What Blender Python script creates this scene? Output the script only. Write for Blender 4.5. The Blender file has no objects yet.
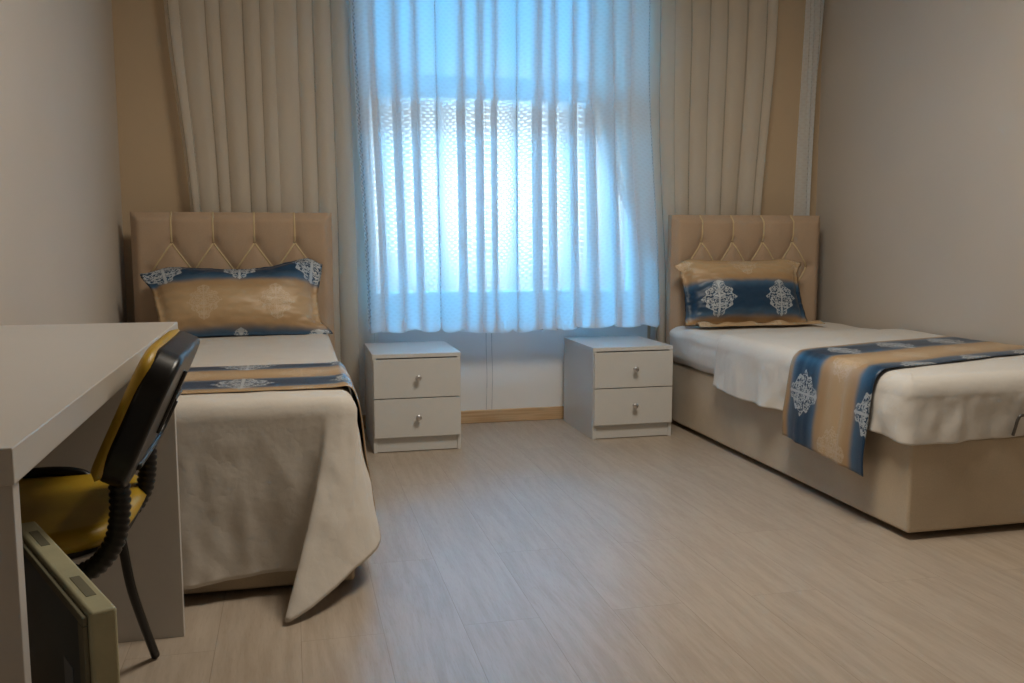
import bpy, bmesh, math, random
from mathutils import Vector, Matrix, noise
random.seed(4)
PI = math.pi
col = bpy.context.scene.collection

# ------------------------------------------------------------------ helpers
def link(name, bm, mat, parent=None, smooth=False):
    me = bpy.data.meshes.new(name)
    bmesh.ops.recalc_face_normals(bm, faces=bm.faces[:])
    bm.to_mesh(me); bm.free()
    o = bpy.data.objects.new(name, me); col.objects.link(o)
    if mat: me.materials.append(mat)
    if smooth:
        for p in me.polygons: p.use_smooth = True
    if parent: o.parent = parent
    return o
def tag(o, label=None, cat=None, group=None, kind=None):
    if label: o['label'] = label
    if cat: o['category'] = cat
    if group: o['group'] = group
    if kind: o['kind'] = kind
    return o
def empty(name, loc=(0, 0, 0), rz=0):
    o = bpy.data.objects.new(name, None); col.objects.link(o)
    o.location = loc; o.rotation_euler = (0, 0, rz); o.empty_display_size = .1
    return o
def copy_tree(o, parent=None):
    c = o.copy(); col.objects.link(c); c.parent = parent
    for ch in list(o.children): copy_tree(ch, c)
    return c
def add_box(bm, x0, x1, y0, y1, z0, z1):
    v = [bm.verts.new((x, y, z)) for x in (x0, x1) for y in (y0, y1) for z in (z0, z1)]
    for f in ((0,1,3,2),(4,6,7,5),(0,4,5,1),(2,3,7,6),(0,2,6,4),(1,5,7,3)):
        bm.faces.new([v[i] for i in f])
def boxes(*bs):
    bm = bmesh.new()
    for b in bs: add_box(bm, *b)
    return bm
def bevel(o, w=.003, seg=2, ang=30):
    m = o.modifiers.new('bevel', 'BEVEL'); m.width = w; m.segments = seg; m.limit_method = 'ANGLE'; m.angle_limit = math.radians(ang)
    for p in o.data.polygons: p.use_smooth = True
    m.harden_normals = True
    return o
def box(name, mat, parent, x0, x1, y0, y1, z0, z1, bv=.002):
    o = link(name, boxes((x0, x1, y0, y1, z0, z1)), mat, parent)
    if bv: bevel(o, bv)
    return o
def catmull(pts, n):
    out = []
    P = [Vector(p) for p in pts]
    for i in range(len(P)-1):
        p0 = P[max(i-1, 0)]; p1 = P[i]; p2 = P[i+1]; p3 = P[min(i+2, len(P)-1)]
        for k in range(n):
            t = k/n
            out.append(.5*((2*p1)+(p2-p0)*t+(2*p0-5*p1+4*p2-p3)*t*t+(3*p1-p0-3*p2+p3)*t**3))
    out.append(P[-1]); return out
def resample(pts, n):
    L = [0]
    for a, b in zip(pts, pts[1:]): L.append(L[-1]+(b-a).length)
    out = []; j = 0
    for i in range(n+1):
        d = L[-1]*i/n
        while j < len(L)-2 and L[j+1] < d: j += 1
        s = L[j+1]-L[j]
        out.append(pts[j].lerp(pts[j+1], (d-L[j])/s if s > 1e-9 else 0))
    return out
def tube(bm, pts, r, seg=10, cap=True, rf=None):
    rings = []; P = [Vector(p) for p in pts]; up = None
    for i, p in enumerate(P):
        d = (P[min(i+1, len(P)-1)]-P[max(i-1, 0)]).normalized()
        if up is None:
            up = Vector((0, 0, 1)) if abs(d.z) < .9 else Vector((1, 0, 0))
        a = d.cross(up).normalized(); b = a.cross(d).normalized(); up = b
        rr = rf(i) if rf else r
        rings.append([bm.verts.new(p+a*rr*math.cos(2*PI*k/seg)+b*rr*math.sin(2*PI*k/seg)) for k in range(seg)])
    for A, B in zip(rings, rings[1:]):
        for k in range(seg): bm.faces.new([A[k], A[(k+1) % seg], B[(k+1) % seg], B[k]])
    if cap: bm.faces.new(rings[0][::-1]); bm.faces.new(rings[-1])
def grid(bm, nu, nv, f, uvf=None):
    vs = [[bm.verts.new(f(i/nu, j/nv)) for j in range(nv+1)] for i in range(nu+1)]
    uvl = bm.loops.layers.uv.verify() if uvf else None
    for i in range(nu):
        for j in range(nv):
            fc = bm.faces.new([vs[i][j], vs[i+1][j], vs[i+1][j+1], vs[i][j+1]])
            fc.smooth = True
            if uvf:
                for lp, (a, b) in zip(fc.loops, ((i, j), (i+1, j), (i+1, j+1), (i, j+1))):
                    lp[uvl].uv = uvf(a/nu, b/nv)
    return vs
def rrect(w, h, r, n=8):
    pts = []
    for cx, cy, a0 in ((w/2-r, h/2-r, 0), (-w/2+r, h/2-r, 90), (-w/2+r, -h/2+r, 180), (w/2-r, -h/2+r, 270)):
        for k in range(n+1):
            a = math.radians(a0+90*k/n); pts.append((cx+r*math.cos(a), cy+r*math.sin(a)))
    return pts
def nz(x, y=0, z=0): return noise.noise(Vector((x, y, z)))
def sm(x, a=0, b=1):
    t = min(1, max(0, (x-a)/(b-a))); return t*t*(3-2*t)
def lerp(a, b, t): return a+(b-a)*t

# ------------------------------------------------------------------ node helpers
class NG:
    def __init__(s, nt): s.nt = nt; s.l = nt.links
    def node(s, t, **k):
        n = s.nt.nodes.new(t)
        for a, b in k.items(): setattr(n, a, b)
        return n
    def put(s, sock, v):
        if isinstance(v, bpy.types.NodeSocket): s.l.new(v, sock)
        else: sock.default_value = v
    def m(s, op, a, b=0., c=0., clamp=False):
        n = s.node('ShaderNodeMath', operation=op, use_clamp=clamp)
        s.put(n.inputs[0], a); s.put(n.inputs[1], b); s.put(n.inputs[2], c)
        return n.outputs[0]
    def sstep(s, x, a, b, lo=0., hi=1.):
        n = s.node('ShaderNodeMapRange', interpolation_type='SMOOTHSTEP')
        s.put(n.inputs[0], x); s.put(n.inputs[1], a); s.put(n.inputs[2], b); s.put(n.inputs[3], lo); s.put(n.inputs[4], hi)
        return n.outputs[0]
    def mix(s, f, a, b):
        n = s.node('ShaderNodeMix', data_type='RGBA')
        s.put(n.inputs[0], f); s.put(n.inputs[6], a); s.put(n.inputs[7], b)
        return n.outputs[2]
    def comb(s, x, y, z=0.):
        n = s.node('ShaderNodeCombineXYZ'); s.put(n.inputs[0], x); s.put(n.inputs[1], y); s.put(n.inputs[2], z); return n.outputs[0]
    def sep(s, v):
        n = s.node('ShaderNodeSeparateXYZ'); s.put(n.inputs[0], v); return n.outputs
    def noise(s, v, scale, detail=3., rough=.5):
        n = s.node('ShaderNodeTexNoise'); s.put(n.inputs['Vector'], v); s.put(n.inputs['Scale'], scale)
        s.put(n.inputs['Detail'], detail); s.put(n.inputs['Roughness'], rough); return n.outputs[0]
    def bump(s, h, strength, dist):
        n = s.node('ShaderNodeBump'); s.put(n.inputs['Height'], h); s.put(n.inputs['Strength'], strength); s.put(n.inputs['Distance'], dist)
        return n.outputs[0]
def c4(c): return (c[0], c[1], c[2], 1)
def newmat(name):
    m = bpy.data.materials.new(name); m.use_nodes = True
    nt = m.node_tree; b = nt.nodes['Principled BSDF']
    return m, NG(nt), b
def simple(name, c, rough=.5, metal=0., var=.06, vscale=6., bump=0., bscale=200., spec=.5, sheen=0.):
    m, g, b = newmat(name)
    tc = g.node('ShaderNodeTexCoord').outputs['Object']
    n = g.noise(tc, vscale, 4.)
    f = g.sstep(n, .25, .75)
    g.put(b.inputs['Base Color'], g.mix(f, c4([x*(1-var) for x in c]), c4([min(1, x*(1+var)) for x in c])))
    b.inputs['Roughness'].default_value = rough; b.inputs['Metallic'].default_value = metal
    b.inputs['Specular IOR Level'].default_value = spec
    if sheen: b.inputs['Sheen Weight'].default_value = sheen
    if bump: g.put(b.inputs['Normal'], g.bump(g.noise(tc, bscale, 2.), bump, .002))
    return m

M = {}
M['wall'] = simple('wall_paint', (.57, .515, .45), .75, var=.03, vscale=1.5, bump=.08, bscale=120)
M['wall_back'] = simple('window_wall_paint', (.56, .43, .29), .75, var=.03, vscale=1.5, bump=.08, bscale=120)
M['wall_sill'] = simple('glow_whitened_paint', (.80, .80, .79), .7, var=.02, vscale=1.5, bump=.08, bscale=120)  # white paint under the window, lightened in place of daylight glow
M['ceiling'] = simple('ceiling_paint', (.75, .70, .62), .9, var=.02)
M['white_lam'] = simple('white_laminate', (.62, .62, .61), .33, var=.02, vscale=3)
M['desk_lam'] = simple('desk_laminate', (.56, .54, .52), .28, var=.03, vscale=3)
M['edge_dark'] = simple('seam_shadow_gap', (.05, .04, .035), .8)
M['pvc'] = simple('window_frame_plastic', (.62, .66, .66), .35, var=.02)
M['steel'] = simple('brushed_steel', (.62, .62, .64), .28, 1., var=.05)
M['darksteel'] = simple('dull_dark_steel', (.16, .16, .16), .4, 1., var=.1)
M['black'] = simple('black_plastic', (.006, .006, .007), .30, var=.2, vscale=20, bump=.05, bscale=500, spec=.35)
M['black_tube'] = simple('black_tube_paint', (.006, .006, .006), .35, var=.1, spec=.3)
M['yellow'] = simple('yellow_vinyl', (.42, .26, .012), .42, var=.1, vscale=10, bump=.15, bscale=300)
M['old_plastic'] = simple('yellowed_plastic', (.42, .40, .26), .5, var=.1, vscale=14, bump=.1, bscale=300)
M['old_plastic_dark'] = simple('yellowed_plastic_groove', (.16, .15, .10), .6, var=.1)
M['screen'] = simple('dark_screen_glass', (.012, .035, .050), .4, var=.3, vscale=5, spec=.2)
M['sticker'] = simple('paper_sticker', (.22, .23, .25), .6, var=.1)
M['piping'] = simple('cream_piping', (.62, .50, .30), .6, var=.06)
M['button'] = simple('fabric_button', (.30, .22, .14), .6)
M['cord'] = simple('grey_cord', (.40, .42, .43), .7)
M['skirt'] = None

def weave(name, c, rough=.8, var=.07, sc=900., bumpS=.25, sheen=.15, big=5.):
    m, g, b = newmat(name)
    tc = g.node('ShaderNodeTexCoord').outputs['Object']
    n = g.noise(tc, big, 5.); n2 = g.noise(tc, 260., 2.)
    f = g.m('ADD', g.m('MULTIPLY', n, .6), g.m('MULTIPLY', n2, .4))
    g.put(b.inputs['Base Color'], g.mix(g.sstep(f, .3, .7), c4([x*(1-var) for x in c]), c4([x*(1+var) for x in c])))
    b.inputs['Roughness'].default_value = rough
    b.inputs['Sheen Weight'].default_value = sheen
    b.inputs['Specular IOR Level'].default_value = .25
    h = g.m('ADD', g.noise(tc, sc, 2.), g.m('MULTIPLY', g.noise(tc, 35., 3.), .8))
    if 'sheet' in name: h = g.m('ADD', g.m('MULTIPLY', h, .5), g.m('MULTIPLY', g.m('ABSOLUTE', g.m('SUBTRACT', g.noise(tc, 5.5, 4., .55), .5)), 16.))
    g.put(b.inputs['Normal'], g.bump(h, bumpS, .0015))
    return m
M['upholstery'] = weave('beige_upholstery', (.47, .345, .245), var=.06)
M['base_fabric'] = weave('bed_base_fabric', (.52, .43, .32), var=.09)
M['sheet'] = weave('white_cotton_sheet', (.67, .65, .62), sc=600, bumpS=.35, var=.025)
M['sheet_warm'] = weave('unbleached_cotton_sheet', (.63, .59, .54), sc=600, bumpS=.35, var=.03)

# floor: pale laminate planks running towards the window
def floor_mat():
    m, g, b = newmat('pale_oak_laminate')
    tc = g.node('ShaderNodeTexCoord').outputs['Object']
    x, y, _ = g.sep(tc)
    br = g.node('ShaderNodeTexBrick'); br.offset = .37; br.offset_frequency = 2
    g.put(br.inputs['Vector'], g.comb(y, x)); br.inputs['Scale'].default_value = 1.
    br.inputs['Brick Width'].default_value = 1.28; br.inputs['Row Height'].default_value = .192
    br.inputs['Mortar Size'].default_value = .0007; br.inputs['Bias'].default_value = 0.
    br.inputs['Color1'].default_value = (.0, .0, .0, 1); br.inputs['Color2'].default_value = (1, 1, 1, 1); br.inputs['Mortar'].default_value = (.5, .5, .5, 1)
    tone = g.sep(br.outputs['Color'])[0]
    wob = g.noise(g.comb(g.m('MULTIPLY', x, 2.), g.m('MULTIPLY', y, .8), tone), 1.5, 1.)
    gx = g.m('ADD', g.m('MULTIPLY', x, 26.), g.m('MULTIPLY', wob, 2.))
    grain = g.noise(g.comb(gx, g.m('MULTIPLY', y, 2.2), g.m('MULTIPLY', tone, 9.)), 1.6, 6., .62)
    fine = g.noise(g.comb(g.m('MULTIPLY', x, 200.), g.m('MULTIPLY', y, 16.), 0.), 1.5, 4., .6)
    base = g.mix(g.sstep(grain, .30, .70), (.37, .30, .235, 1), (.455, .385, .315, 1))
    base = g.mix(g.sstep(fine, .52, .75, 0., .32), base, (.30, .22, .15, 1))
    base = g.mix(g.m('MULTIPLY', tone, .12), base, (.52, .45, .37, 1))
    base = g.mix(g.m('MULTIPLY', br.outputs['Fac'], .55), base, (.16, .11, .07, 1))
    g.put(b.inputs['Base Color'], base)
    g.put(b.inputs['Roughness'], g.sstep(fine, .3, .8, .28, .42))
    b.inputs['Specular IOR Level'].default_value = .5
    hh = g.m('SUBTRACT', g.m('MULTIPLY', fine, -.5), br.outputs['Fac'])
    g.put(b.inputs['Normal'], g.bump(hh, .12, .001))
    return m
M['floor'] = floor_mat()
def wood_mat():
    m, g, b = newmat('honey_wood_skirting')
    tc = g.node('ShaderNodeTexCoord').outputs['Object']
    x, y, z = g.sep(tc)
    n = g.noise(g.comb(g.m('MULTIPLY', g.m('ADD', x, y), 2.), g.m('MULTIPLY', z, 60.), 0.), 2., 4.)
    g.put(b.inputs['Base Color'], g.mix(g.sstep(n, .3, .7), (.50, .32, .17, 1), (.64, .45, .27, 1)))
    b.inputs['Roughness'].default_value = .45
    return m
M['skirt'] = wood_mat()

# printed satin: soft blue / gold stripes with pale damask medallions.  UV in metres: u along the stripes, v across
def damask_mat(name, v0=0., u0=0., P=.38, Q=.31):
    m, g, b = newmat(name)
    uv = g.node('ShaderNodeUVMap').outputs[0]
    u, v, _ = g.sep(uv)
    u = g.m('ADD', u, -u0); v = g.m('ADD', v, -v0)
    wig = g.m('MULTIPLY', g.m('SUBTRACT', g.noise(g.comb(u, v), 9., 2.), .5), .02)
    ph = g.m('COSINE', g.m('MULTIPLY', g.m('ADD', v, wig), 2*PI/P))
    blue = g.sstep(ph, -.12, .42)
    deep = g.sstep(ph, .3, .85)
    gold = g.mix(g.sstep(g.m('MULTIPLY', ph, -1.), .1, 1.), (.40, .26, .135, 1), (.50, .35, .20, 1))
    bl = g.mix(deep, (.045, .11, .20, 1), (.004, .038, .095, 1))
    base = g.mix(blue, gold, bl)
    # medallions, one set centred on the blue stripes, one set half a step over on the gold
    def medal(uu, vv, sx, sy, seed):
        fu = g.m('SUBTRACT', g.m('FRACT', g.m('ADD', g.m('DIVIDE', uu, Q), .5)), .5)
        fv = g.m('SUBTRACT', g.m('FRACT', g.m('ADD', g.m('DIVIDE', vv, P), .5)), .5)
        a = g.m('ABSOLUTE', g.m('DIVIDE', g.m('MULTIPLY', fu, Q), sx))
        bb = g.m('DIVIDE', g.m('MULTIPLY', fv, P), sy)
        ab = g.m('ABSOLUTE', bb)
        # ogee outline
        w = g.m('ADD', g.m('SUBTRACT', 1., g.m('POWER', ab, 1.5)), g.m('MULTIPLY', g.m('COSINE', g.m('MULTIPLY', bb, 15.)), .10))
        edge = g.m('SUBTRACT', w, a)
        inside = g.sstep(edge, .0, .05)
        nv = g.noise(g.comb(g.m('MULTIPLY', a, 1.), g.m('MULTIPLY', bb, 1.25), seed), 4.6, 1.2)
        lines = g.sstep(g.m('ABSOLUTE', g.m('SUBTRACT', nv, .5)), .028, .050, 1., 0.)
        nv2 = g.noise(g.comb(a, bb, seed+7.), 7.5, 1.)
        lines2 = g.sstep(g.m('ABSOLUTE', g.m('SUBTRACT', nv2, .5)), .030, .055, 1., 0.)
        stem = g.sstep(a, .03, .07, 1., 0.)
        rim = g.m('MULTIPLY', g.sstep(edge, .06, .16, 1., 0.), g.sstep(nv2, .42, .5))
        s = g.m('MAXIMUM', g.m('MAXIMUM', lines, lines2), g.m('MAXIMUM', stem, rim))
        return g.m('MULTIPLY', s, inside)
    k1 = medal(u, v, .082, .094, 1.3)
    k2 = medal(g.m('ADD', u, Q/2), g.m('ADD', v, P/2), .075, .085, 4.1)
    base = g.mix(g.m('MULTIPLY', k2, .42), base, (.66, .56, .44, 1))
    base = g.mix(g.m('MULTIPLY', k1, .85), base, (.52, .57, .62, 1))
    g.put(b.inputs['Base Color'], base)
    b.inputs['Roughness'].default_value = .36
    b.inputs['Sheen Weight'].default_value = .05
    tc = g.node('ShaderNodeTexCoord').outputs['Object']
    h = g.m('ADD', g.noise(tc, 500., 2.), g.m('MULTIPLY', g.noise(tc, 28., 3.), 1.4))
    h = g.m('ADD', h, g.m('MULTIPLY', k1, .5))
    g.put(b.inputs['Normal'], g.bump(h, .3, .002))
    return m

# sheer curtain cloth
def sheer_mat(name, hole=.0, open_=.22, transl=.62, colr=(.88, .92, .95), mesh=0):
    m = bpy.data.materials.new(name); m.use_nodes = True
    g = NG(m.node_tree); nt = m.node_tree
    nt.nodes.remove(nt.nodes['Principled BSDF']); out = nt.nodes['Material Output']
    uv = g.node('ShaderNodeUVMap').outputs[0]; u, v, _ = g.sep(uv)
    df = g.node('ShaderNodeBsdfDiffuse'); df.inputs[0].default_value = c4(colr)
    tl = g.node('ShaderNodeBsdfTranslucent'); tl.inputs[0].default_value = c4(colr)
    tr = g.node('ShaderNodeBsdfTransparent')
    m1 = g.node('ShaderNodeMixShader'); m1.inputs[0].default_value = transl
    g.l.new(df.outputs[0], m1.inputs[1]); g.l.new(tl.outputs[0], m1.inputs[2])
    m2 = g.node('ShaderNodeMixShader')
    th = g.noise(g.comb(g.m('MULTIPLY', u, 400.), g.m('MULTIPLY', v, 6.)), 1., 2.)
    a = g.m('ADD', open_, g.m('MULTIPLY', g.m('SUBTRACT', th, .5), .15))
    if mesh == 1:      # honeycomb net, with a closer lace band at the hem
        pu = .0165
        su = g.m('DIVIDE', u, pu); sv = g.m('DIVIDE', v, pu*.9)
        row = g.m('FLOOR', sv)
        off = g.m('MULTIPLY', g.m('MODULO', row, 2.), .5)
        fu = g.m('SUBTRACT', g.m('FRACT', g.m('ADD', su, off)), .5); fv = g.m('SUBTRACT', g.m('FRACT', sv), .5)
        d = g.m('SQRT', g.m('ADD', g.m('MULTIPLY', fu, fu), g.m('MULTIPLY', fv, fv)))
        hl = g.sstep(d, .26, .40, 1., 0.)
        a = g.m('ADD', a, g.m('MULTIPLY', hl, hole))
        band = g.sstep(v, .035, .045)
        a = g.m('MULTIPLY', a, g.m('ADD', .35, g.m('MULTIPLY', band, .65)))
    else:              # voile with small slanted dashes in scattered groups
        pu = .016
        su = g.m('DIVIDE', g.m('ADD', u, g.m('MULTIPLY', v, .8)), pu); sv = g.m('DIVIDE', v, pu*.5)
        fu = g.m('SUBTRACT', g.m('FRACT', su), .5); fv = g.m('SUBTRACT', g.m('FRACT', sv), .5)
        dash = g.m('MULTIPLY', g.sstep(g.m('ABSOLUTE', fu), .22, .34, 1., 0.), g.sstep(g.m('ABSOLUTE', fv), .15, .3, 1., 0.))
        patch = g.sstep(g.noise(g.comb(g.m('MULTIPLY', u, 7.), g.m('MULTIPLY', v, 5.), 2.), 1., 0.), .52, .58)
        a = g.m('ADD', a, g.m('MULTIPLY', g.m('MULTIPLY', dash, patch), hole))
    rf = g.node('ShaderNodeBsdfRefraction'); rf.inputs['IOR'].default_value = 1.16; rf.inputs['Roughness'].default_value = .36
    m3 = g.node('ShaderNodeMixShader'); m3.inputs[0].default_value = .78
    g.l.new(tr.outputs[0], m3.inputs[1]); g.l.new(rf.outputs[0], m3.inputs[2]); tr = m3
    g.put(m2.inputs[0], g.m('MAXIMUM', g.m('MINIMUM', a, .95), 0.))
    g.l.new(m1.outputs[0], m2.inputs[1]); g.l.new(tr.outputs[0], m2.inputs[2])
    g.l.new(m2.outputs[0], out.inputs[0])
    return m
M['lace'] = sheer_mat('white_net_lace', hole=.28, open_=.13, transl=.46, mesh=1)
M['voile'] = sheer_mat('cream_voile', hole=.18, open_=.26, transl=.45, colr=(.88, .85, .78))

def glass_mat():
    m = bpy.data.materials.new('window_glass'); m.use_nodes = True
    g = NG(m.node_tree); nt = m.node_tree
    nt.nodes.remove(nt.nodes['Principled BSDF']); out = nt.nodes['Material Output']
    tr = g.node('ShaderNodeBsdfTransparent'); tr.inputs[0].default_value = (.93, .97, .98, 1)
    gl = g.node('ShaderNodeBsdfGlossy'); gl.inputs['Roughness'].default_value = .02
    fr = g.node('ShaderNodeFresnel'); fr.inputs[0].default_value = 1.45
    mx = g.node('ShaderNodeMixShader'); g.l.new(fr.outputs[0], mx.inputs[0])
    g.l.new(tr.outputs[0], mx.inputs[1]); g.l.new(gl.outputs[0], mx.inputs[2]); g.l.new(mx.outputs[0], out.inputs[0])
    return m
M['glass'] = glass_mat()

# ------------------------------------------------------------------ room
XL, XR, YB, YF, ZC = -.735, 2.772, 4.45, -1.3, 2.62
T = .16
WX0, WX1, WZ0, WZ1 = .31, 1.81, .54, 2.42
def struct(name, bm, mat, bv=0):
    o = link(name, bm, mat); tag(o, kind='structure')
    if bv: bevel(o, bv)
    return o
struct('floor', boxes((XL-T, XR+T, YF-T, YB+T, -.1, 0)), M['floor'])
struct('ceiling', boxes((XL-T, XR+T, YF-T, YB+T, ZC, ZC+.12)), M['ceiling'])
struct('wall_left', boxes((XL-T, XL, YF-T, YB+T, 0, ZC)), M['wall'])
struct('wall_right', boxes((XR, XR+T, YF-T, YB+T, 0, ZC)), M['wall'])
struct('wall_front', boxes((XL, XR, YF-T, YF, 0, ZC)), M['wall'])
struct('wall_back', boxes((XL, WX0, YB, YB+T, 0, ZC), (WX1, XR, YB, YB+T, 0, ZC),
                          (WX0, WX1, YB, YB+T, WZ1, ZC)), M['wall_back'])
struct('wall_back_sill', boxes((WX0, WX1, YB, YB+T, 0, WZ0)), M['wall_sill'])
struct('baseboard_back', boxes((XL, XR, YB-.014, YB, 0, .066)), M['skirt'], .004)
struct('baseboard_left', boxes((XL, XL+.014, YF, YB-.014, 0, .066)), M['skirt'], .004)
struct('baseboard_right', boxes((XR-.014, XR, YF, YB-.014, 0, .066)), M['skirt'], .004)
# window: outer frame, transom, two panes
fr = bmesh.new()
y0, y1 = YB+.03, YB+.10
for b in ((WX0, WX0+.07, y0, y1, WZ0, WZ1), (WX1-.07, WX1, y0, y1, WZ0, WZ1),
          (WX0+.07, WX1-.07, y0, y1, WZ0, WZ0+.12), (WX0+.07, WX1-.07, y0, y1, WZ1-.07, WZ1),
          (WX0+.07, WX1-.07, y0, y1, 1.62, 1.72)): add_box(fr, *b)
win = struct('window_1', fr, M['pvc'], .005)
link('window_pane', boxes((WX0+.07, WX1-.07, YB+.060, YB+.066, WZ0+.12, 1.62)), M['glass'], win)
link('window_pane', boxes((WX0+.07, WX1-.07, YB+.060, YB+.066, 1.72, WZ1-.07)), M['glass'], win)
struct('trim_1', boxes((WX0-.03, WX1+.03, YB-.035, YB+.03, WZ0-.035, WZ0)), M['pvc'], .006)

# ------------------------------------------------------------------ curtains
def curtain(name, mat, xl, xr, zt, hemf, Y, n, seed, depth=.035, lap=.55, nz_=46, taper=None):
    """pleated cloth; xl, xr: functions of z. n pleats. lap>0 makes each pleat fold over its neighbour"""
    rnd = random.Random(seed)
    jit = [rnd.uniform(-.38, .38) for _ in range(n+2)]
    amp = [rnd.uniform(.55, 1.25) for _ in range(n+2)]
    wid = 1.3
    NU = n*28
    def f(i, j):
        ph = i*n; k = min(int(ph), n-1); fr_ = ph-k
        jj = lerp(jit[k], jit[k+1], sm(fr_)); aa = lerp(amp[k], amp[k+1], sm(fr_))
        z_ = j
        drift = .20*nz(i*5+seed, z_*.22, 3.1)
        a = 2*PI*(ph+jj*math.sin(PI*0+1)+drift)
        gather = .45+.55*sm(z_, 1., .72) if True else 1
        s = (i + (jj*.35+drift*.3)/n*math.sin(PI*i)*gather)
        env = min(1, i*n*1.5, (1-i)*n*1.5)
        s -= lap*aa*env/n*math.sin(a)*gather*.42
        yy = depth*aa*math.cos(a)*gather + .012*nz(i*13, z_*2.3, seed)
        hem = hemf(i) if callable(hemf) else hemf
        z = lerp(hem, zt, z_)
        tl_, tr_ = xl(zt), xr(zt)
        x = lerp(tl_, tr_, s)+(xl(z)-tl_)*max(0, 1-s)**4+(xr(z)-tr_)*max(0, s)**4
        return (x, Y+yy, z)
    def uvf(i, j):
        hem = hemf(i) if callable(hemf) else hemf
        W = (xr(1.5)-xl(1.5))*wid
        return (i*W, j*(zt-hem))
    bm = bmesh.new(); grid(bm, NU, nz_, f, uvf)
    return link(name, bm, mat, smooth=True)
ctop = ZC-.045
lace_n = 15
def lace_hem(i):
    s = abs(math.sin(PI*i*24))
    return .480+.016*(1-s)+.008*math.sin(i*9)
def lx0(z): return lerp(.345, .29, sm(z, .5, 2.2))
def lx1(z): return lerp(1.81, 1.73, sm(z, .45, 1.9))
c = curtain('lace_curtain', M['lace'], lx0, lx1, ctop, lace_hem, 4.285, lace_n, 3, depth=.028, lap=.95, nz_=60)
tag(c, 'short white net curtain with scalloped hem, glowing in the middle of the window', 'curtain')
def vl0(z): return lerp(-.43, -.515, sm(z, .9, 2.1))
c = curtain('sheer_curtain', M['voile'], vl0, lambda z: .40-.03*sm(z, .8, 2.1), ctop, .10, 4.375, 11, 8, depth=.024, lap=.62)
tag(c, 'long cream voile curtain hanging behind the left bed headboard', 'curtain', 'long voile curtains either side of the window')
def vr0(z): return lerp(1.84, 1.44, sm(z, .5, 1.7))
c = curtain('sheer_curtain', M['voile'], vr0, lambda z: lerp(2.40, 2.475, sm(z, .8, 2.1)), ctop, .10, 4.375, 11, 21, depth=.024, lap=.62)
tag(c, 'long cream voile curtain hanging behind the right bed headboard', 'curtain', 'long voile curtains either side of the window')
c = curtain('corner_light_strip', M['lace'], lambda z: lerp(2.610, 2.640, sm(z, .9, 2.3)), lambda z: lerp(2.655, 2.745, sm(z, .9, 2.3)), ctop, .10, 4.395, 2, 5, depth=.012, lap=.5)  # added cloth strip, stands in for the bluish light streak in the corner
tag(c, 'narrow pale cloth strip standing in for the light streak in the corner next to the right wall', 'curtain')
rail = box('curtain_rail', M['white_lam'], None, -.62, 2.75, 4.24, 4.41, ctop, ZC, .003)
tag(rail, 'white curtain rail under the ceiling above the window curtains', 'curtain rail')
# two thin pull cords under the net curtain
t = empty('pull_cord', (.925, 4.35, 0))
for dx in (0, .028):
    bm = bmesh.new()
    tube(bm, [(dx+.002*math.sin(k*.7), 0, ctop-(ctop-.085)*k/60) for k in range(61)], .0016, 6, rf=lambda i: .0016 if i % 2 else .0011)
    link('cord', bm, M['cord'], t, True)
tag(t, 'pair of thin grey cords hanging down the wall below the net curtain', 'cord')

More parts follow.
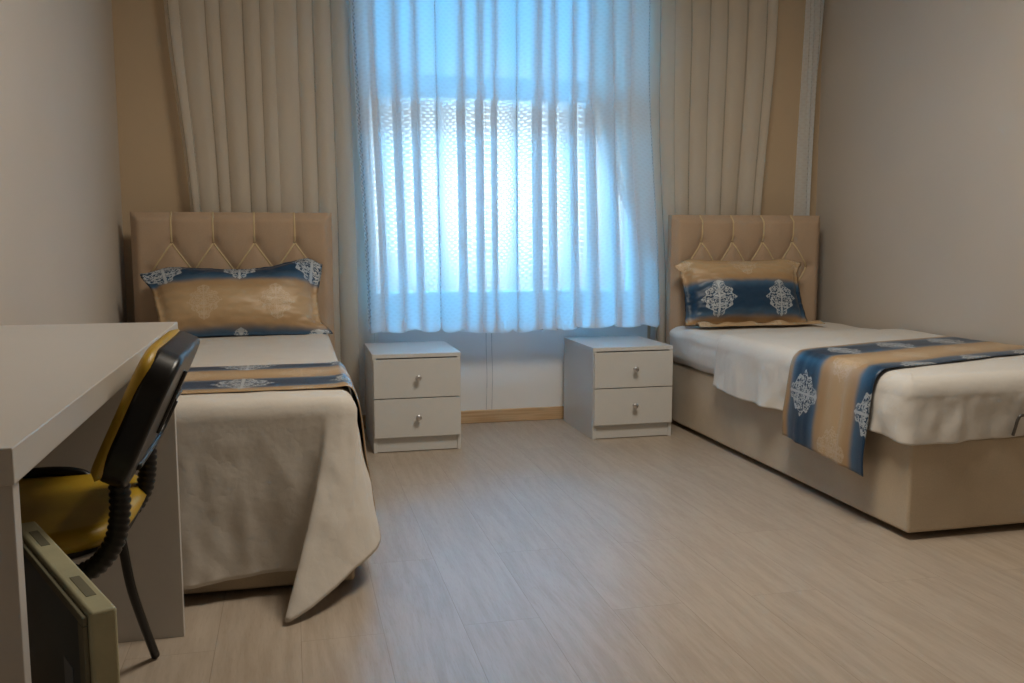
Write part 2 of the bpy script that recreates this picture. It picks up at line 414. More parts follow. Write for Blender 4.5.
# ------------------------------------------------------------------ beds
def headboard(parent, W, zt, th):
    """local: x from 0 to W, front face at y=0, goes back to y=th"""
    r1z, r2z, r3z = zt-.135, zt-.262, zt-.39
    sp = W*.204
    r1 = [W/2+(k-1.5)*sp for k in range(4)]
    r2 = [W/2+(k-2)*sp for k in range(5)]
    segs = [((x, zt), (x, r1z)) for x in r1]
    for x in r1: segs += [((x, r1z), (x-sp/2, r2z)), ((x, r1z), (x+sp/2, r2z))]
    for k, x in enumerate(r2):
        if k > 0: segs.append(((x, r2z), (x-sp/2, r3z)))
        if k < 4: segs.append(((x, r2z), (x+sp/2, r3z)))
    btn = [(x, r1z) for x in r1]+[(x, r2z) for x in r2]+[(x, r3z) for x in r1]
    def sd(px, pz, a, b):
        ax, az = a; bx, bz = b; dx, dz = bx-ax, bz-az
        t = max(0, min(1, ((px-ax)*dx+(pz-az)*dz)/(dx*dx+dz*dz)))
        return math.hypot(px-ax-t*dx, pz-az-t*dz)
    def depth(x, z):
        d = min(sd(x, z, *s) for s in segs)
        v = .008*math.exp(-(d/.014)**2)+.010*math.exp(-(d/.045)**2)
        db = min(math.hypot(x-a, z-b) for a, b in btn)
        v += .014*math.exp(-(db/.022)**2)
        e = min(x, W-x, zt-z)
        v += .035*(1-sm(e, 0, .05))**2
        v += .002*nz(x*9, z*9, 1)
        return v
    bm = bmesh.new()
    z0 = .06
    NU, NV = 96, 110
    vs = grid(bm, NU, NV, lambda i, j: (i*W, depth(i*W, lerp(z0, zt, j)), lerp(z0, zt, j)))
    back = [[bm.verts.new((x, th, z)) for z in (z0, zt)] for x in (0, W)]
    left = [v for v in vs[0]]; right = vs[-1]; top = [r[-1] for r in vs]; bot = [r[0] for r in vs]
    bm.faces.new(left+[back[0][1], back[0][0]])
    bm.faces.new(right[::-1]+[back[1][0], back[1][1]])
    bm.faces.new(top+[back[1][1], back[0][1]])
    bm.faces.new(bot[::-1]+[back[0][0], back[1][0]])
    bm.faces.new([back[0][0], back[0][1], back[1][1], back[1][0]])
    hb = link('headboard', bm, M['upholstery'], parent)
    bm = bmesh.new()
    for a, b in segs:
        pts = []
        for k in range(13):
            t = k/12; x = lerp(a[0], b[0], t); z = lerp(a[1], b[1], t)
            pts.append((x, depth(x, z)-.0005, z))
        tube(bm, pts, .0042, 6)
    link('piping', bm, M['piping'], hb, True)['label'] = 'thin cream piping in diamonds'
    for a, b in btn:
        bm = bmesh.new()
        bmesh.ops.create_uvsphere(bm, u_segments=12, v_segments=8, radius=.0085, matrix=Matrix.Translation((a, depth(a, b)-.001, b)) @ Matrix.Diagonal((1, .55, 1, 1)))
        link('button', bm, M['button'], hb, True)
    return hb

def mattress_bm(x0, x1, y0, y1, z0, z1, r=.05, seed=0, amp=.006):
    """rounded slab, walls slightly lumpy"""
    bm = bmesh.new()
    add_box(bm, x0, x1, y0, y1, z0, z1)
    bmesh.ops.subdivide_edges(bm, edges=bm.edges[:], cuts=31, use_grid_fill=True)
    c = Vector(((x0+x1)/2, (y0+y1)/2, (z0+z1)/2)); h = Vector(((x1-x0)/2, (y1-y0)/2, (z1-z0)/2))
    for v in bm.verts:
        d = v.co-c
        q = Vector([max(-h[k]+r, min(h[k]-r, d[k])) for k in range(3)])
        e = d-q
        if e.length > 1e-6: e = e.normalized()*r
        n = nz(v.co.x*5+seed, v.co.y*5, v.co.z*14)+.5*nz(v.co.x*14, v.co.y*14, v.co.z*30+seed)
        v.co = c+q+e*(1+n*amp/r)
    for f in bm.faces: f.smooth = True
    return bm

BL_X0, BL_X1, BL_Y0 = -.685, .145, 2.41
BR_X0, BR_X1, BR_Y0 = 1.835, 2.742, 2.370
HY = 4.225
def bed(x0, x1, y0, label, hx0, hx1, hz, zb=.022):
    t = empty('bed', ((x0+x1)/2, (y0+HY)/2, 0)); ox, oy = t.location.x, t.location.y
    # upholstered base: box with softened edges and a few soft dents
    bm = bmesh.new()
    add_box(bm, x0-ox, x1-ox, y0-oy, HY-.005-oy, zb, .312)
    bmesh.ops.subdivide_edges(bm, edges=bm.edges[:], cuts=20, use_grid_fill=True)
    for v in bm.verts:
        v.co.x += .0025*nz(v.co.x*3, v.co.y*5, v.co.z*9); v.co.y += .003*nz(v.co.x*5, v.co.y*3, v.co.z*9+5)
    o = link('bed_base', bm, M['base_fabric'], t); bevel(o, .010, 3, 50)
    for fx in (x0+.12, x1-.12):
        for fy in (y0+.14, HY-.2):
            bm = bmesh.new()
            bmesh.ops.create_cone(bm, cap_ends=True, segments=16, radius1=.02, radius2=.026, depth=.024, matrix=Matrix.Translation((fx-ox, fy-oy, .012)))
            link('foot', bm, M['black'], t, True)
    hb = headboard(t, hx1-hx0, hz, .075)
    hb.location = (hx0-ox, HY-oy, 0)
    tag(t, label, 'bed')
    return t
bed(BL_X0, BL_X1, BL_Y0, 'left bed beside the desk, beige upholstered base and tufted headboard', -.672, .187, 1.045, .012)
bed(BR_X0, BR_X1, BR_Y0, 'right bed against the bare wall, beige upholstered base and tufted headboard', 1.850, 2.680, 1.045)

m1 = link('mattress', mattress_bm(BL_X0+.01, BL_X1-.012, BL_Y0+.015, HY-.01, .315, .505, seed=3), M['sheet'])
tag(m1, 'mattress hidden under the long draped sheet of the left bed', 'mattress')
m2 = link('mattress', mattress_bm(BR_X0-.022, BR_X1-.008, BR_Y0+.012, HY-.01, .314, .500, seed=9), M['sheet'])
tag(m2, 'white covered mattress of the right bed, its side bare near the headboard', 'mattress')

def drape(name, mat, fan, rim, hem, ztop, rad, NT, seed, foldamp, NH=40, NTOP=40, outward=None, topamp=.004, crown=.0):
    """cloth fanning over a flat top from one corner to the rim, then hanging to the hem.
       rim / hem: equally long lists of control points"""
    R = catmull(rim, 14); H = catmull(hem, 14)
    n = len(R)
    cen = Vector(fan)
    def at(L, t):
        f = t*(n-1); k = min(int(f), n-2); return L[k].lerp(L[k+1], f-k)
    # outward directions of the rim
    def outn(t):
        a = at(R, max(0, t-.01)); b = at(R, min(1, t+.01)); d = (b-a); d.z = 0
        if d.length < 1e-6: return Vector((0, -1, 0))
        d.normalize(); return Vector((d.y, -d.x, 0))
    # even out the parameter by hem+rim length
    L = [0]
    for k in range(n-1): L.append(L[-1]+.5*(R[k+1]-R[k]).length+.5*(H[k+1]-H[k]).length)
    ts = []
    j = 0
    for i in range(NT+1):
        d = L[-1]*i/NT
        while j < n-2 and L[j+1] < d: j += 1
        ts.append((j+(d-L[j])/(L[j+1]-L[j]))/(n-1))
    NA = 6
    rows = []
    for i, t in enumerate(ts):
        r = at(R, t); h = at(H, t); o = outn(t)
        col_ = []
        inner = r-o*rad; inner.z = ztop
        for k in range(NTOP):
            s = k/NTOP
            p = Vector((cen.x, cen.y, ztop)).lerp(inner, s**.8)
            w = topamp*(nz(p.x*4+seed, p.y*4, 2)+.6*nz(p.x*11, p.y*9+seed, 5)+1.0)
            p.z += w; col_.append(p)
        endw = topamp
        for k in range(NA):
            a = PI/2*k/NA
            w = topamp*(nz(r.x*4+seed, r.y*4, 2)+.6*nz(r.x*11, r.y*9+seed, 5)+1.0)
            p = inner+o*rad*math.sin(a); p.z = ztop-rad*(1-math.cos(a))+w*(1-k/NA); col_.append(p)
        b = Vector((r.x, r.y, ztop-rad))
        for k in range(NH+1):
            s = k/NH
            p = b.lerp(h, s)
            e = s**1.25
            p.x = lerp(b.x, h.x, e); p.y = lerp(b.y, h.y, e)
            arc = L[-1]*i/NT
            fa = foldamp*(s**.7)*(nz(arc*5.5+seed, s*.7, seed)*1.2+.55*nz(arc*15+seed, s*1.4, 4)) + .003*sm(s, 0, .2)*nz(p.x*9+p.y*9+p.z*5, p.z*11-p.x*4, seed+3)+.003*sm(s, 0, .2)*nz(p.x*30+p.y*30, p.z*14, seed+6)
            if s < .12: fa *= s/.12
            p += o*(fa+ .002)
            p.z += .006*s*nz(arc*9, seed, 8)
            p.z = max(p.z, .004)
            col_.append(p)
        rows.append(col_)
    bm = bmesh.new()
    uvl = bm.loops.layers.uv.verify()
    vs = [[bm.verts.new(p) for p in c_] for c_ in rows]
    for i in range(NT):
        for j in range(len(vs[0])-1):
            if j == 0:
                try: f = bm.faces.new([vs[i][0], vs[i+1][1], vs[i][1]])
                except ValueError: continue
            else:
                f = bm.faces.new([vs[i][j], vs[i+1][j], vs[i+1][j+1], vs[i][j+1]])
            f.smooth = True
    bmesh.ops.remove_doubles(bm, verts=[c_[0] for c_ in vs], dist=.02)
    o = link(name, bm, mat, smooth=True)
    s = o.modifiers.new('thick', 'SOLIDIFY'); s.thickness = .0022; s.offset = 1
    return o
# long sheet of the left bed; its front right corner folds over and reaches the floor
x0, x1, yf = BL_X0-.006, BL_X1+.012, BL_Y0-.010
rimL = [(x0, yf, 0), (-.45, yf, 0), (-.25, yf, 0), (-.05, yf, 0), (.02, yf, 0), (.06, yf, 0), (.095, yf, 0), (.13, yf+.008, 0), (x1, yf+.035, 0), (x1, yf+.10, 0), (x1, yf+.30, 0), (x1, 3.1, 0), (x1, 3.6, 0), (x1, HY-.012, 0)]
hemL = [(x0, yf-.02, .062), (-.45, yf-.022, .056), (-.25, yf-.025, .050), (-.09, yf-.02, .065), (-.005, yf-.02, .065), (.030, yf-.055, .07),
        (-.038, yf-.215, .010), (.050, yf-.180, .035), (.135, yf-.105, .070), (.195, yf+.0, .095), (.218, yf+.16, .12), (.205, 3.1, .12), (.185, 3.6, .10), (.175, HY-.012, .10)]
sh = drape('bed_sheet', M['sheet_warm'], (x0, HY-.012, 0), rimL, hemL, .513, .035, 260, 2.0, .020, topamp=.004)
tag(sh, 'long unbleached white sheet draped over the left bed, one corner touching the floor', 'bed sheet')
# sheet of the right bed, tucked at the foot, hem hanging at the side
x0, x1, yf = BR_X0-.028, BR_X1-.004, BR_Y0-.004
SY = 3.64
rimR = [(x0, SY, 0), (x0, 3.4, 0), (x0, 3.2, 0), (x0, 3.0, 0), (x0, 2.75, 0), (x0, 2.55, 0), (x0, yf+.07, 0), (x0+.015, yf+.015, 0), (x0+.07, yf, 0), (x0+.25, yf, 0), (x0+.5, yf, 0), (x0+.75, yf, 0), (x1, yf, 0)]
hemR = [(x0-.012, SY+.01, .285), (x0-.018, 3.4, .272), (x0-.016, 3.2, .275), (x0-.012, 3.0, .285), (x0-.008, 2.75, .30), (x0-.004, 2.55, .318), (x0, yf+.06, .316), (x0+.010, yf+.008, .308), (x0+.06, yf-.006, .306), (x0+.25, yf-.006, .309), (x0+.5, yf-.004, .312), (x0+.75, yf-.006, .315), (x1, yf-.004, .318)]
sh2 = drape('bed_sheet', M['sheet'], (x1, SY, 0), rimR, hemR, .508, .05, 240, 7.0, .018, topamp=.003, NH=26)
tag(sh2, 'white sheet over the foot half of the right bed, hem overhanging the base', 'bed sheet')

# runners
def runner(name, mat, path, width_dir, halfw, seed, label, shift=None, hang_slant=0.):
    """path: list of 3D points of the centreline across the bed; width_dir(t) -> Vector"""
    P = resample(catmull(path, 12), 130)
    NV = 40
    acc = [0]
    for a, b in zip(P, P[1:]): acc.append(acc[-1]+(b-a).length)
    n = len(P)-1
    bm = bmesh.new()
    def f(i, j):
        k = min(int(round(i*n)), n); p = P[k].copy()
        w = width_dir(i)*(j-.5)*2*halfw
        p = p+w
        d = (P[min(k+1, n)]-P[max(k-1, 0)]).normalized()
        nn = d.cross(width_dir(i)).normalized()
        if nn.z < -.2 or (abs(nn.z) <= .2 and shift and nn.dot(shift) < 0): nn = -nn
        am = .0018+.008*sm(1-i, .5, 1)
        q = am*(nz(j*6+seed, acc[k]*2.2, seed)+.6*nz(j*13, acc[k]*5, seed+2)+.9)
        p += nn*q
        if shift is not None:
            p.z += hang_slant*(j-.5)*(1-sm(i, 0, .25))
        return p
    grid(bm, n, NV, f, lambda i, j: (acc[min(int(round(i*n)), n)], j*2*halfw))
    o = link(name, bm, mat, smooth=True)
    s = o.modifiers.new('thick', 'SOLIDIFY'); s.thickness = .002; s.offset = 1
    tag(o, label, 'bed runner', 'bed runners')
    return o
# right bed: from the left hanging end up over the edge and across towards the wall, slightly skewed
zt = .5165
sk = .30
def wdirR(i): return Vector((sk*.45*sm(i, .30, .45), -1, 0)).normalized()
xe = BR_X0-.038
pathR = [(xe-.014, 2.765, .185), (xe-.016, 2.765, .25), (xe-.010, 2.76, .34), (xe-.004, 2.757, .43), (xe+.004, 2.757, .480), (xe+.022, 2.757, zt-.010), (xe+.06, 2.765, zt), (xe+.25, 2.83, zt), (xe+.5, 2.91, zt+.002), (xe+.75, 2.985, zt), (xe+.92, 3.03, zt)]
M['damR'] = damask_mat('blue_gold_damask_runner', v0=.115, u0=.19, P=.40, Q=.31)
runner('bed_runner', M['damR'], pathR, wdirR, .25, 5., 'blue and gold damask runner over the right bed, one end hanging down its side', shift=Vector((-1, 0, 0)), hang_slant=-.03)
M['damL'] = damask_mat('blue_gold_damask_runner_b', v0=.02, u0=.0, P=.35, Q=.33)
xe = BL_X1+.020
pathL = [(xe+.040, 2.78, .16), (xe+.030, 2.78, .25), (xe+.020, 2.78, .34), (xe+.012, 2.78, .43), (xe+.002, 2.78, .485), (xe-.018, 2.78, .522), (xe-.07, 2.78, .5205), (-.1, 2.78, .5205), (-.3, 2.78, .5205), (-.5, 2.78, .5205), (-.69, 2.78, .5205)]
runner('bed_runner', M['damL'], pathL, lambda i: Vector((0, -1, 0)), .25, 1., 'blue and gold damask runner laid across the left bed near the desk', shift=Vector((1, 0, 0)))

# pillows
def pillow(mat, W, H, TH, loc, tilt, rz, seed, ears, voff, label):
    bm = bmesh.new(); N = 56
    def prof(u, v):
        a = max(0, 1-abs(u)**2.6); b = max(0, 1-abs(v)**2.3)
        return (a**.55)*(b**.62)
    fl = .035    # flange
    def P(i, j, side):
        u = (i-.5)*2; v = (j-.5)*2
        ue = min(1, max(-1, u*1.09)); ve = min(1, max(-1, v*1.06))
        x = u*W/2*(1-.055*(1-v*v)**1)*1.0
        z = v*H/2*(1-.05*(1-u*u))
        t = prof(ue, ve)*TH/2*(1+.14*nz(u*2.2, v*2.2, seed+side))
        y = -side*(t+(.0014 if 0 < i < 1 and 0 < j < 1 else 0))
        wr = (.007*nz(u*5, v*7, seed)+.004*nz(u*13, v*11, seed+3))*(1.1-prof(ue, ve)*.6)
        y += wr
        x, z, y = ears(u, v, x, z, y)
        return Vector((x, y, z+H/2))
    uvf = lambda i, j: (i*W, j*H+voff)
    for s in (1, -1):
        grid(bm, N, N, lambda i, j, s=s: P(i, j, s), uvf)
    bmesh.ops.remove_doubles(bm, verts=bm.verts[:], dist=.0004)
    o = link('pillow', bm, mat, smooth=True)
    o.location = loc; o.rotation_euler = (tilt, 0, rz)
    tag(o, label, 'pillow', 'damask pillows')
    return o
def earsL(u, v, x, z, y):
    # upper left ear droops outwards, upper right corner is peaked
    c = sm(-u, .72, 1)*sm(v, .2, 1); x -= .030*c; z -= .050*c; y -= .02*c
    c = sm(u, .3, .85)*sm(v, .1, 1); z += .035*c
    c = sm(u, .85, 1)*sm(v, 0, .8); x += .01*c; z -= .035*c
    z -= .012*sm(v, .3, 1)*math.exp(-((u+.05)/.45)**2)
    x += (.045)*sm(-u, .2, 1)*sm(-v, -.4, 1)
    c = sm(u, .8, 1)*sm(-v, .55, 1); x += .035*c; z += .005*c
    return x, z, y
def earsR(u, v, x, z, y):
    c = sm(-u, .78, 1)*sm(v, .5, 1); x -= .015*c; z -= .030*c; y += .012*c
    c = sm(u, .78, 1)*sm(v, .5, 1); x += .022*c; z -= .022*c; y += .01*c
    z -= .006*sm(v, .3, 1)*math.cos(u*2)
    x += -.018*math.copysign(1, u)*sm(abs(u), .5, 1)*sm(abs(v), .3, 0)*0
    return x, z, y
M['damPL'] = damask_mat('blue_gold_damask_pillow', v0=.335, u0=.375, P=.40, Q=.31)
M['damPR'] = damask_mat('blue_gold_damask_pillow_b', v0=.118, u0=.157, P=.40, Q=.335)
pillow(M['damPL'], .72, .355, .17, (-.225, 3.965, .516), -math.radians(33), math.radians(2), 1, earsL, .0, 'damask pillow with dark blue top edge and gold middle, on the left bed')
pillow(M['damPR'], .645, .345, .17, (2.145, 4.00, .511), -math.radians(22), math.radians(-2), 9, earsR, .0, 'damask pillow with gold top and blue lower half, on the right bed')
# loose gold pillowcase hem lying below the right pillow
bm = bmesh.new()
def hemf(i, j):
    x = lerp(1.86, 2.52, i); w = .02+.02*nz(i*6, 3, 1)
    y = lerp(3.925+.02*nz(i*5, 1, 2), 4.06, j)
    z = .514+.026*max(0, nz(i*7, j*2, 4)+.35)*math.sin(PI*min(1, j*2.2)*.9)+.003
    return (x, y, z)
grid(bm, 60, 16, hemf, lambda i, j: (i*.6, .30+.03*j))
o = link('pillowcase_flap', bm, M['damPR'], smooth=True)
sd_ = o.modifiers.new('t', 'SOLIDIFY'); sd_.thickness = .002
tag(o, 'rumpled gold cloth hem lying flat under the pillow on the right bed', 'pillowcase')

# metal retainer at the foot of the right bed
bm = bmesh.new()
yy = BR_Y0-.014
tube(bm, catmull([(2.19, yy, .318), (2.192, yy-.006, .345), (2.197, yy-.010, .372), (2.215, yy-.012, .384), (2.32, yy-.012, .390), (2.42, yy-.012, .390), (2.44, yy-.010, .378), (2.445, yy-.006, .345), (2.45, yy, .318)], 6), .0048, 8)
o = link('mattress_holder', bm, M['darksteel'], smooth=True)
tag(o, 'thin metal mattress holder loop at the foot of the right bed', 'bed fitting')

# ------------------------------------------------------------------ nightstands
def nightstand(x0, y0, W, D, H, label):
    t = empty('nightstand', (x0+W/2, y0+D/2, 0)); hw, hd = W/2, D/2; s = .016
    box('side_panel', M['white_lam'], t, -hw, -hw+s, -hd, hd, 0, H-.018, .0012)
    box('side_panel', M['white_lam'], t, hw-s, hw, -hd, hd, 0, H-.018, .0012)
    box('top_panel', M['white_lam'], t, -hw-.001, hw+.001, -hd-.001, hd, H-.018, H, .0015)
    box('back_panel', M['white_lam'], t, -hw+s, hw-s, hd-.008, hd-.001, .01, H-.018, 0)
    box('plinth', M['white_lam'], t, -hw+s, hw-s, -hd+.006, -hd+.022, .003, .066, .001)
    for z0, z1 in ((.069, .2385), (.2425, H-.0225)):
        d = link('drawer', boxes((-hw+.003, hw-.005, -hd-.016, -hd, z0, z1), (-hw+s+.01, hw-s-.01, -hd, hd-.04, z0+.02, z1-.03)), M['white_lam'], t)
        bevel(d, .0012)
        bm = bmesh.new()
        zc = (z0+z1)/2+.004
        prof = [(0, .006), (.006, .0055), (.012, .005), (.016, .008), (.021, .0125), (.026, .0135), (.029, .011), (.0305, .005)]
        pts = [(0, -hd-.016-a, zc) for a, _ in prof]
        tube(bm, pts, .01, 18, rf=lambda i: prof[i][1])
        link('knob', bm, M['steel'], d, True)['label'] = 'round silver knob'
    tag(t, label, 'nightstand', 'white two-drawer nightstands')
    return t
nightstand(.329, 3.905, .385, .44, .434, 'white two-drawer nightstand beside the left bed')
nightstand(1.338, 3.938, .392, .46, .430, 'white two-drawer nightstand beside the right bed')

# ------------------------------------------------------------------ desk
t = empty('desk', (-.50, 1.6, 0))
ox, oy = -.50, 1.6
box('desk_top', M['desk_lam'], t, XL+.004-ox, -.262-ox, .935-oy, 2.255-oy, .703, .740, .002)
box('side_panel', M['desk_lam'], t, XL+.020-ox, -.268-ox, .950-oy, .972-oy, .0, .703, .0015)
box('side_panel', M['desk_lam'], t, XL+.020-ox, -.268-ox, 2.180-oy, 2.202-oy, .0, .703, .0015)
box('back_panel', M['desk_lam'], t, XL+.020-ox, XL+.036-ox, .972-oy, 2.180-oy, .35, .703, .0015)
tag(t, 'long pale grey laminate desk along the left wall', 'desk')

# ------------------------------------------------------------------ chair
t = empty('desk_chair', (-.50, 1.615, 0))
ox, oy = -.50, 1.615
def prism(w, h, r, d, mtx, n=8, grow=0.):
    bm = bmesh.new(); pts = rrect(w, h, r, n)
    A = [bm.verts.new(mtx @ Vector((x, y, 0))) for x, y in pts]
    B = [bm.verts.new(mtx @ Vector((x, y, d))) for x, y in pts]
    k = len(pts)
    for i in range(k): bm.faces.new([A[i], A[(i+1) % k], B[(i+1) % k], B[i]])
    bm.faces.new(A[::-1]); bm.faces.new(B)
    return bm
# seat: padded slab with rounded front and back
def cushion(w, h, r, d, mtx, pw=4.5, bend=None, N=30, dome=.3):
    """superelliptic cushion, local z thickness d"""
    bm = bmesh.new()
    def P(i, j, s):
        a = (i-.5)*2; b = (j-.5)*2
        # square to rounded-rect mapping
        q = max(abs(a), abs(b)); 
        if q < 1e-6: x = y = 0
        else:
            l = (abs(a/q)**pw+abs(b/q)**pw)**(1/pw); x = a/l*w/2; y = b/l*h/2
        e = 1-q
        rr = min(1, e*min(w, h)/2/(d*.5))
        z = s*d/2*math.sqrt(max(0, 1-(1-rr)**2))
        if s > 0: z += dome*d*(1-q**2)
        v = Vector((x, y, z))
        if bend: v = bend(v)
        return mtx @ v
    for s in (1, -1): grid(bm, N, N, lambda i, j, s=s: P(i, j, s))
    bmesh.ops.remove_doubles(bm, verts=bm.verts[:], dist=.0003)
    return bm
mt = Matrix.Translation((-.485-ox, 1.675-oy, .452))
def sbend(v):
    v.z += .012*(v.x/.22)**2*(1 if v.x > 0 else -1.2)+.012*(v.y/.22)**2
    return v
link('seat', cushion(.43, .42, .06, .036, mt, bend=sbend), M['yellow'], t, True)
link('seat_shell', cushion(.415, .405, .06, .022, Matrix.Translation((-.485-ox, 1.675-oy, .434)), bend=sbend, dome=0), M['black'], t, True)
# backrest: local x -> world y, local y -> up the rake, local z -> outward (+x side)
tilt = math.radians(25)
up = Vector((math.sin(tilt), 0, math.cos(tilt))); outv = Vector((math.cos(tilt), 0, -math.sin(tilt))); yv = Vector((0, 1, 0))
ctr = Vector((-.237-ox, 1.596-oy, .668))
def bm_mtx(off): 
    c_ = ctr+outv*off
    return Matrix(((yv.x, up.x, outv.x, c_.x), (yv.y, up.y, outv.y, c_.y), (yv.z, up.z, outv.z, c_.z), (0, 0, 0, 1)))
def bbend(v): v.z -= .016*(v.x/.21)**2; return v
link('backrest', cushion(.402, .226, .06, .022, bm_mtx(-.012), pw=6, dome=.2), M['yellow'], t, True)
sh_ = link('back_shell', prism(.400, .222, .070, .044, bm_mtx(-.012)), M['black'], t); bevel(sh_, .010, 4, 40)
sh_['label'] = 'black plastic back shell'
# moulded ribs on the shell
def onshell(a, b, h=.0325): return bm_mtx(0) @ Vector((a, b, h))
for path in ([(.02, .065), (.02, .02), (.02, -.05)], [(-.10, -.082), (0, -.086), (.12, -.084), (.165, -.06), (.175, -.02)], [(.075, .0), (.12, .002), (.175, .0)]):
    bm = bmesh.new(); tube(bm, resample(catmull([onshell(a, b) for a, b in path], 8), 24), .0055, 10)
    link('back_rib', bm, M['black'], sh_, True)
# ribbed covers over the two L-shaped brackets
def bracket(y):
    pts = catmull([(-.266-ox, y-oy, .60), (-.267-ox, y-oy, .565), (-.269-ox, y-oy, .510), (-.280-ox, y-oy, .465), (-.310-ox, y-oy, .428), (-.36-ox, y-oy, .414), (-.43-ox, y-oy, .412)], 10)
    pts = resample(pts, 84)
    bm = bmesh.new()
    tube(bm, pts, .02, 14, rf=lambda i: .0165 if i % 3 < 2 else .0138)
    return link('bracket_cover', bm, M['black'], t, True)
bracket(1.440+.04); bracket(1.765)
# legs
def leg(pts):
    bm = bmesh.new(); tube(bm, resample(catmull(pts, 8), 30), .0095, 12)
    link('leg', bm, M['black_tube'], t, True)
leg([(-.38-ox, 1.80-oy, .418), (-.352-ox, 1.90-oy, .36), (-.340-ox, 1.965-oy, .20), (-.318-ox, 2.075-oy, .008)])
leg([(-.38-ox, 1.54-oy, .418), (-.345-ox, 1.50-oy, .36), (-.325-ox, 1.47-oy, .20), (-.305-ox, 1.43-oy, .008)])
leg([(-.60-ox, 1.80-oy, .418), (-.65-ox, 1.86-oy, .36), (-.66-ox, 1.90-oy, .20), (-.668-ox, 1.98-oy, .008)])
leg([(-.60-ox, 1.54-oy, .418), (-.65-ox, 1.50-oy, .36), (-.66-ox, 1.46-oy, .20), (-.668-ox, 1.38-oy, .008)])
for xx in (-.40, -.60):
    bm = bmesh.new()
    tube(bm, [(xx-ox, 1.52-oy, .416), (xx-ox, 1.65-oy, .416), (xx-ox, 1.82-oy, .416)], .009, 10)
    link('seat_rail', bm, M['black_tube'], t, True)
bm = bmesh.new()
tube(bm, resample(catmull([(-.385-ox, 1.84-oy, .425), (-.383-ox, 1.862-oy, .455), (-.400-ox, 1.87-oy, .480), (-.45-ox, 1.87-oy, .490), (-.53-ox, 1.87-oy, .488), (-.60-ox, 1.87-oy, .487), (-.635-ox, 1.865-oy, .46), (-.64-ox, 1.84-oy, .425)], 8), 40), .0095, 10)
link('armrest', bm, M['black_tube'], t, True)
tag(t, 'yellow padded chair with black plastic back shell tucked under the desk', 'chair')

# ------------------------------------------------------------------ old flat monitor standing on the floor under the desk
ang = math.atan2(.36, -.172)    # along the slab
t = empty('old_monitor', (-.198, 1.050, 0), ang)
# local: x runs along the slab, +y is the screen side (towards the wall), thickness
Lm, Th, Hm = .40, .030, .53
o = link('casing', boxes((0, Lm, 0, Th, .002, Hm)), M['old_plastic'], t); bevel(o, .005, 3)
# screen-side bezel, stepped
bm = bmesh.new()
w = .022
for b in ((.006, Lm-.006, Th, Th+.006, .008, .008+w), (.006, Lm-.006, Th, Th+.006, Hm-.006-w*.5, Hm-.006), (.006, .006+w, Th, Th+.006, .008+w, Hm-.006-w*.5), (Lm-.006-w, Lm-.006, Th, Th+.006, .008+w, Hm-.006-w*.5)):
    add_box(bm, *b)
o2 = link('bezel', bm, M['old_plastic_dark'], t); bevel(o2, .0015)
link('screen', boxes((.006+w, Lm-.006-w, Th, Th+.003, .008+w, Hm-.006-w*.5)), M['screen'], t)['label'] = 'dark glass panel'
box('sticker', M['sticker'], t, 0.075, .115, Th+.003, Th+.0036, .40, .44, 0)
for a, b in ((.05, .125), (.27, .345)):
    link('vent', boxes((a, b, .009, .020, Hm-.001, Hm+.0006)), M['old_plastic_dark'], t)
tag(t, 'old beige flat device with dark glass face standing on the floor under the desk', 'monitor')

# ------------------------------------------------------------------ light
SKY, SKYHI, GLOW, GLOW_AZ, GLOW_EL = 1.2, 120., 7., .222, .045
S = bpy.context.scene
w = bpy.data.worlds.new('sky'); S.world = w; w.use_nodes = True
g = NG(w.node_tree); bg = w.node_tree.nodes['Background']
tc = g.node('ShaderNodeTexCoord').outputs['Generated']
X_, Y_, Z_ = g.sep(tc)
cl = g.noise(g.comb(X_, Y_, g.m('MULTIPLY', Z_, 2.5)), 3., 3.)
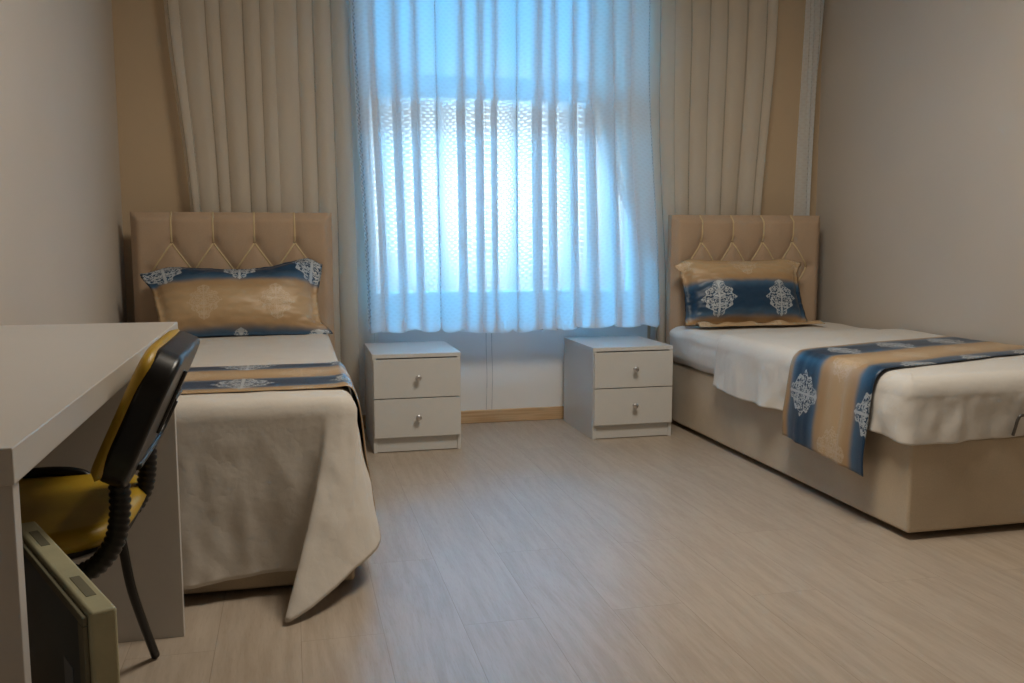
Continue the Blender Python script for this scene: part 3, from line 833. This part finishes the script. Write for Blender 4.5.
# clear blue sky above, dimmer ground haze below, and the bright haze round a low veiled sun
up_ = g.sstep(Z_, -.12, .10)
sky = g.mix(up_, (.30, .42, .46, 1), (.045, .41, .80, 1))
skys = g.m('ADD', g.sstep(Z_, -.12, .12, SKY*.45, SKY), g.sstep(Z_, .42, .70, 0., SKYHI))
da = g.m('DIVIDE', g.m('SUBTRACT', g.m('ADD', g.m('ARCTAN2', X_, Y_), g.m('MULTIPLY', g.m('SUBTRACT', cl, .5), .10)), GLOW_AZ), .115)
de = g.m('DIVIDE', g.m('SUBTRACT', g.m('ADD', Z_, g.m('MULTIPLY', g.m('SUBTRACT', cl, .5), .06)), GLOW_EL), .085)
q = g.m('ADD', g.m('MULTIPLY', da, da), g.m('MULTIPLY', de, de))
glow = g.m('EXPONENT', g.m('MULTIPLY', q, -.85))
e1 = g.node('ShaderNodeBackground'); g.put(e1.inputs[0], (.86, .95, 1., 1)); g.put(e1.inputs[1], g.m('MULTIPLY', glow, GLOW))
ad = g.node('ShaderNodeAddShader')
g.put(bg.inputs[0], sky); g.put(bg.inputs[1], skys)
g.l.new(bg.outputs[0], ad.inputs[0]); g.l.new(e1.outputs[0], ad.inputs[1])
g.l.new(ad.outputs[0], w.node_tree.nodes['World Output'].inputs[0])

def lamp(name, kind, loc, rot, energy, color, **k):
    l = bpy.data.lights.new(name, kind); l.energy = energy; l.color = color
    for a, b in k.items(): setattr(l, a, b)
    o = bpy.data.objects.new(name, l); col.objects.link(o); o.location = loc; o.rotation_euler = rot
    return o
p = lamp('sky_portal', 'AREA', ((WX0+WX1)/2, YB+.14, (WZ0+WZ1)/2), (math.radians(-90), 0, 0), 1, (1, 1, 1), shape='RECTANGLE', size=WX1-WX0, size_y=WZ1-WZ0)
p.data.cycles.is_portal = True
# ceiling lamp of the room (above and behind the camera's view)
lamp('ceiling_lamp_light', 'AREA', (1.05, 2.2, 2.50), (0, 0, 0), 38, (1., .89, .74), shape='DISK', size=.8)

# ------------------------------------------------------------------ camera
cam = bpy.data.cameras.new('camera'); co = bpy.data.objects.new('camera', cam); col.objects.link(co)
f = 910.; cam.sensor_width = 36.; cam.lens = f/1024*36; cam.clip_start = .05
pitch = math.atan((341.5-236)/f); yaw = math.atan((512-290)/f*math.cos(pitch))
co.location = (0, 0, .94); co.rotation_euler = (PI/2-pitch, 0, -yaw)
S.camera = co
S.view_settings.view_transform = 'Standard'; S.view_settings.look = 'None'; S.view_settings.gamma = 1
S.view_settings.use_curve_mapping = False
S.view_settings.exposure = 0.
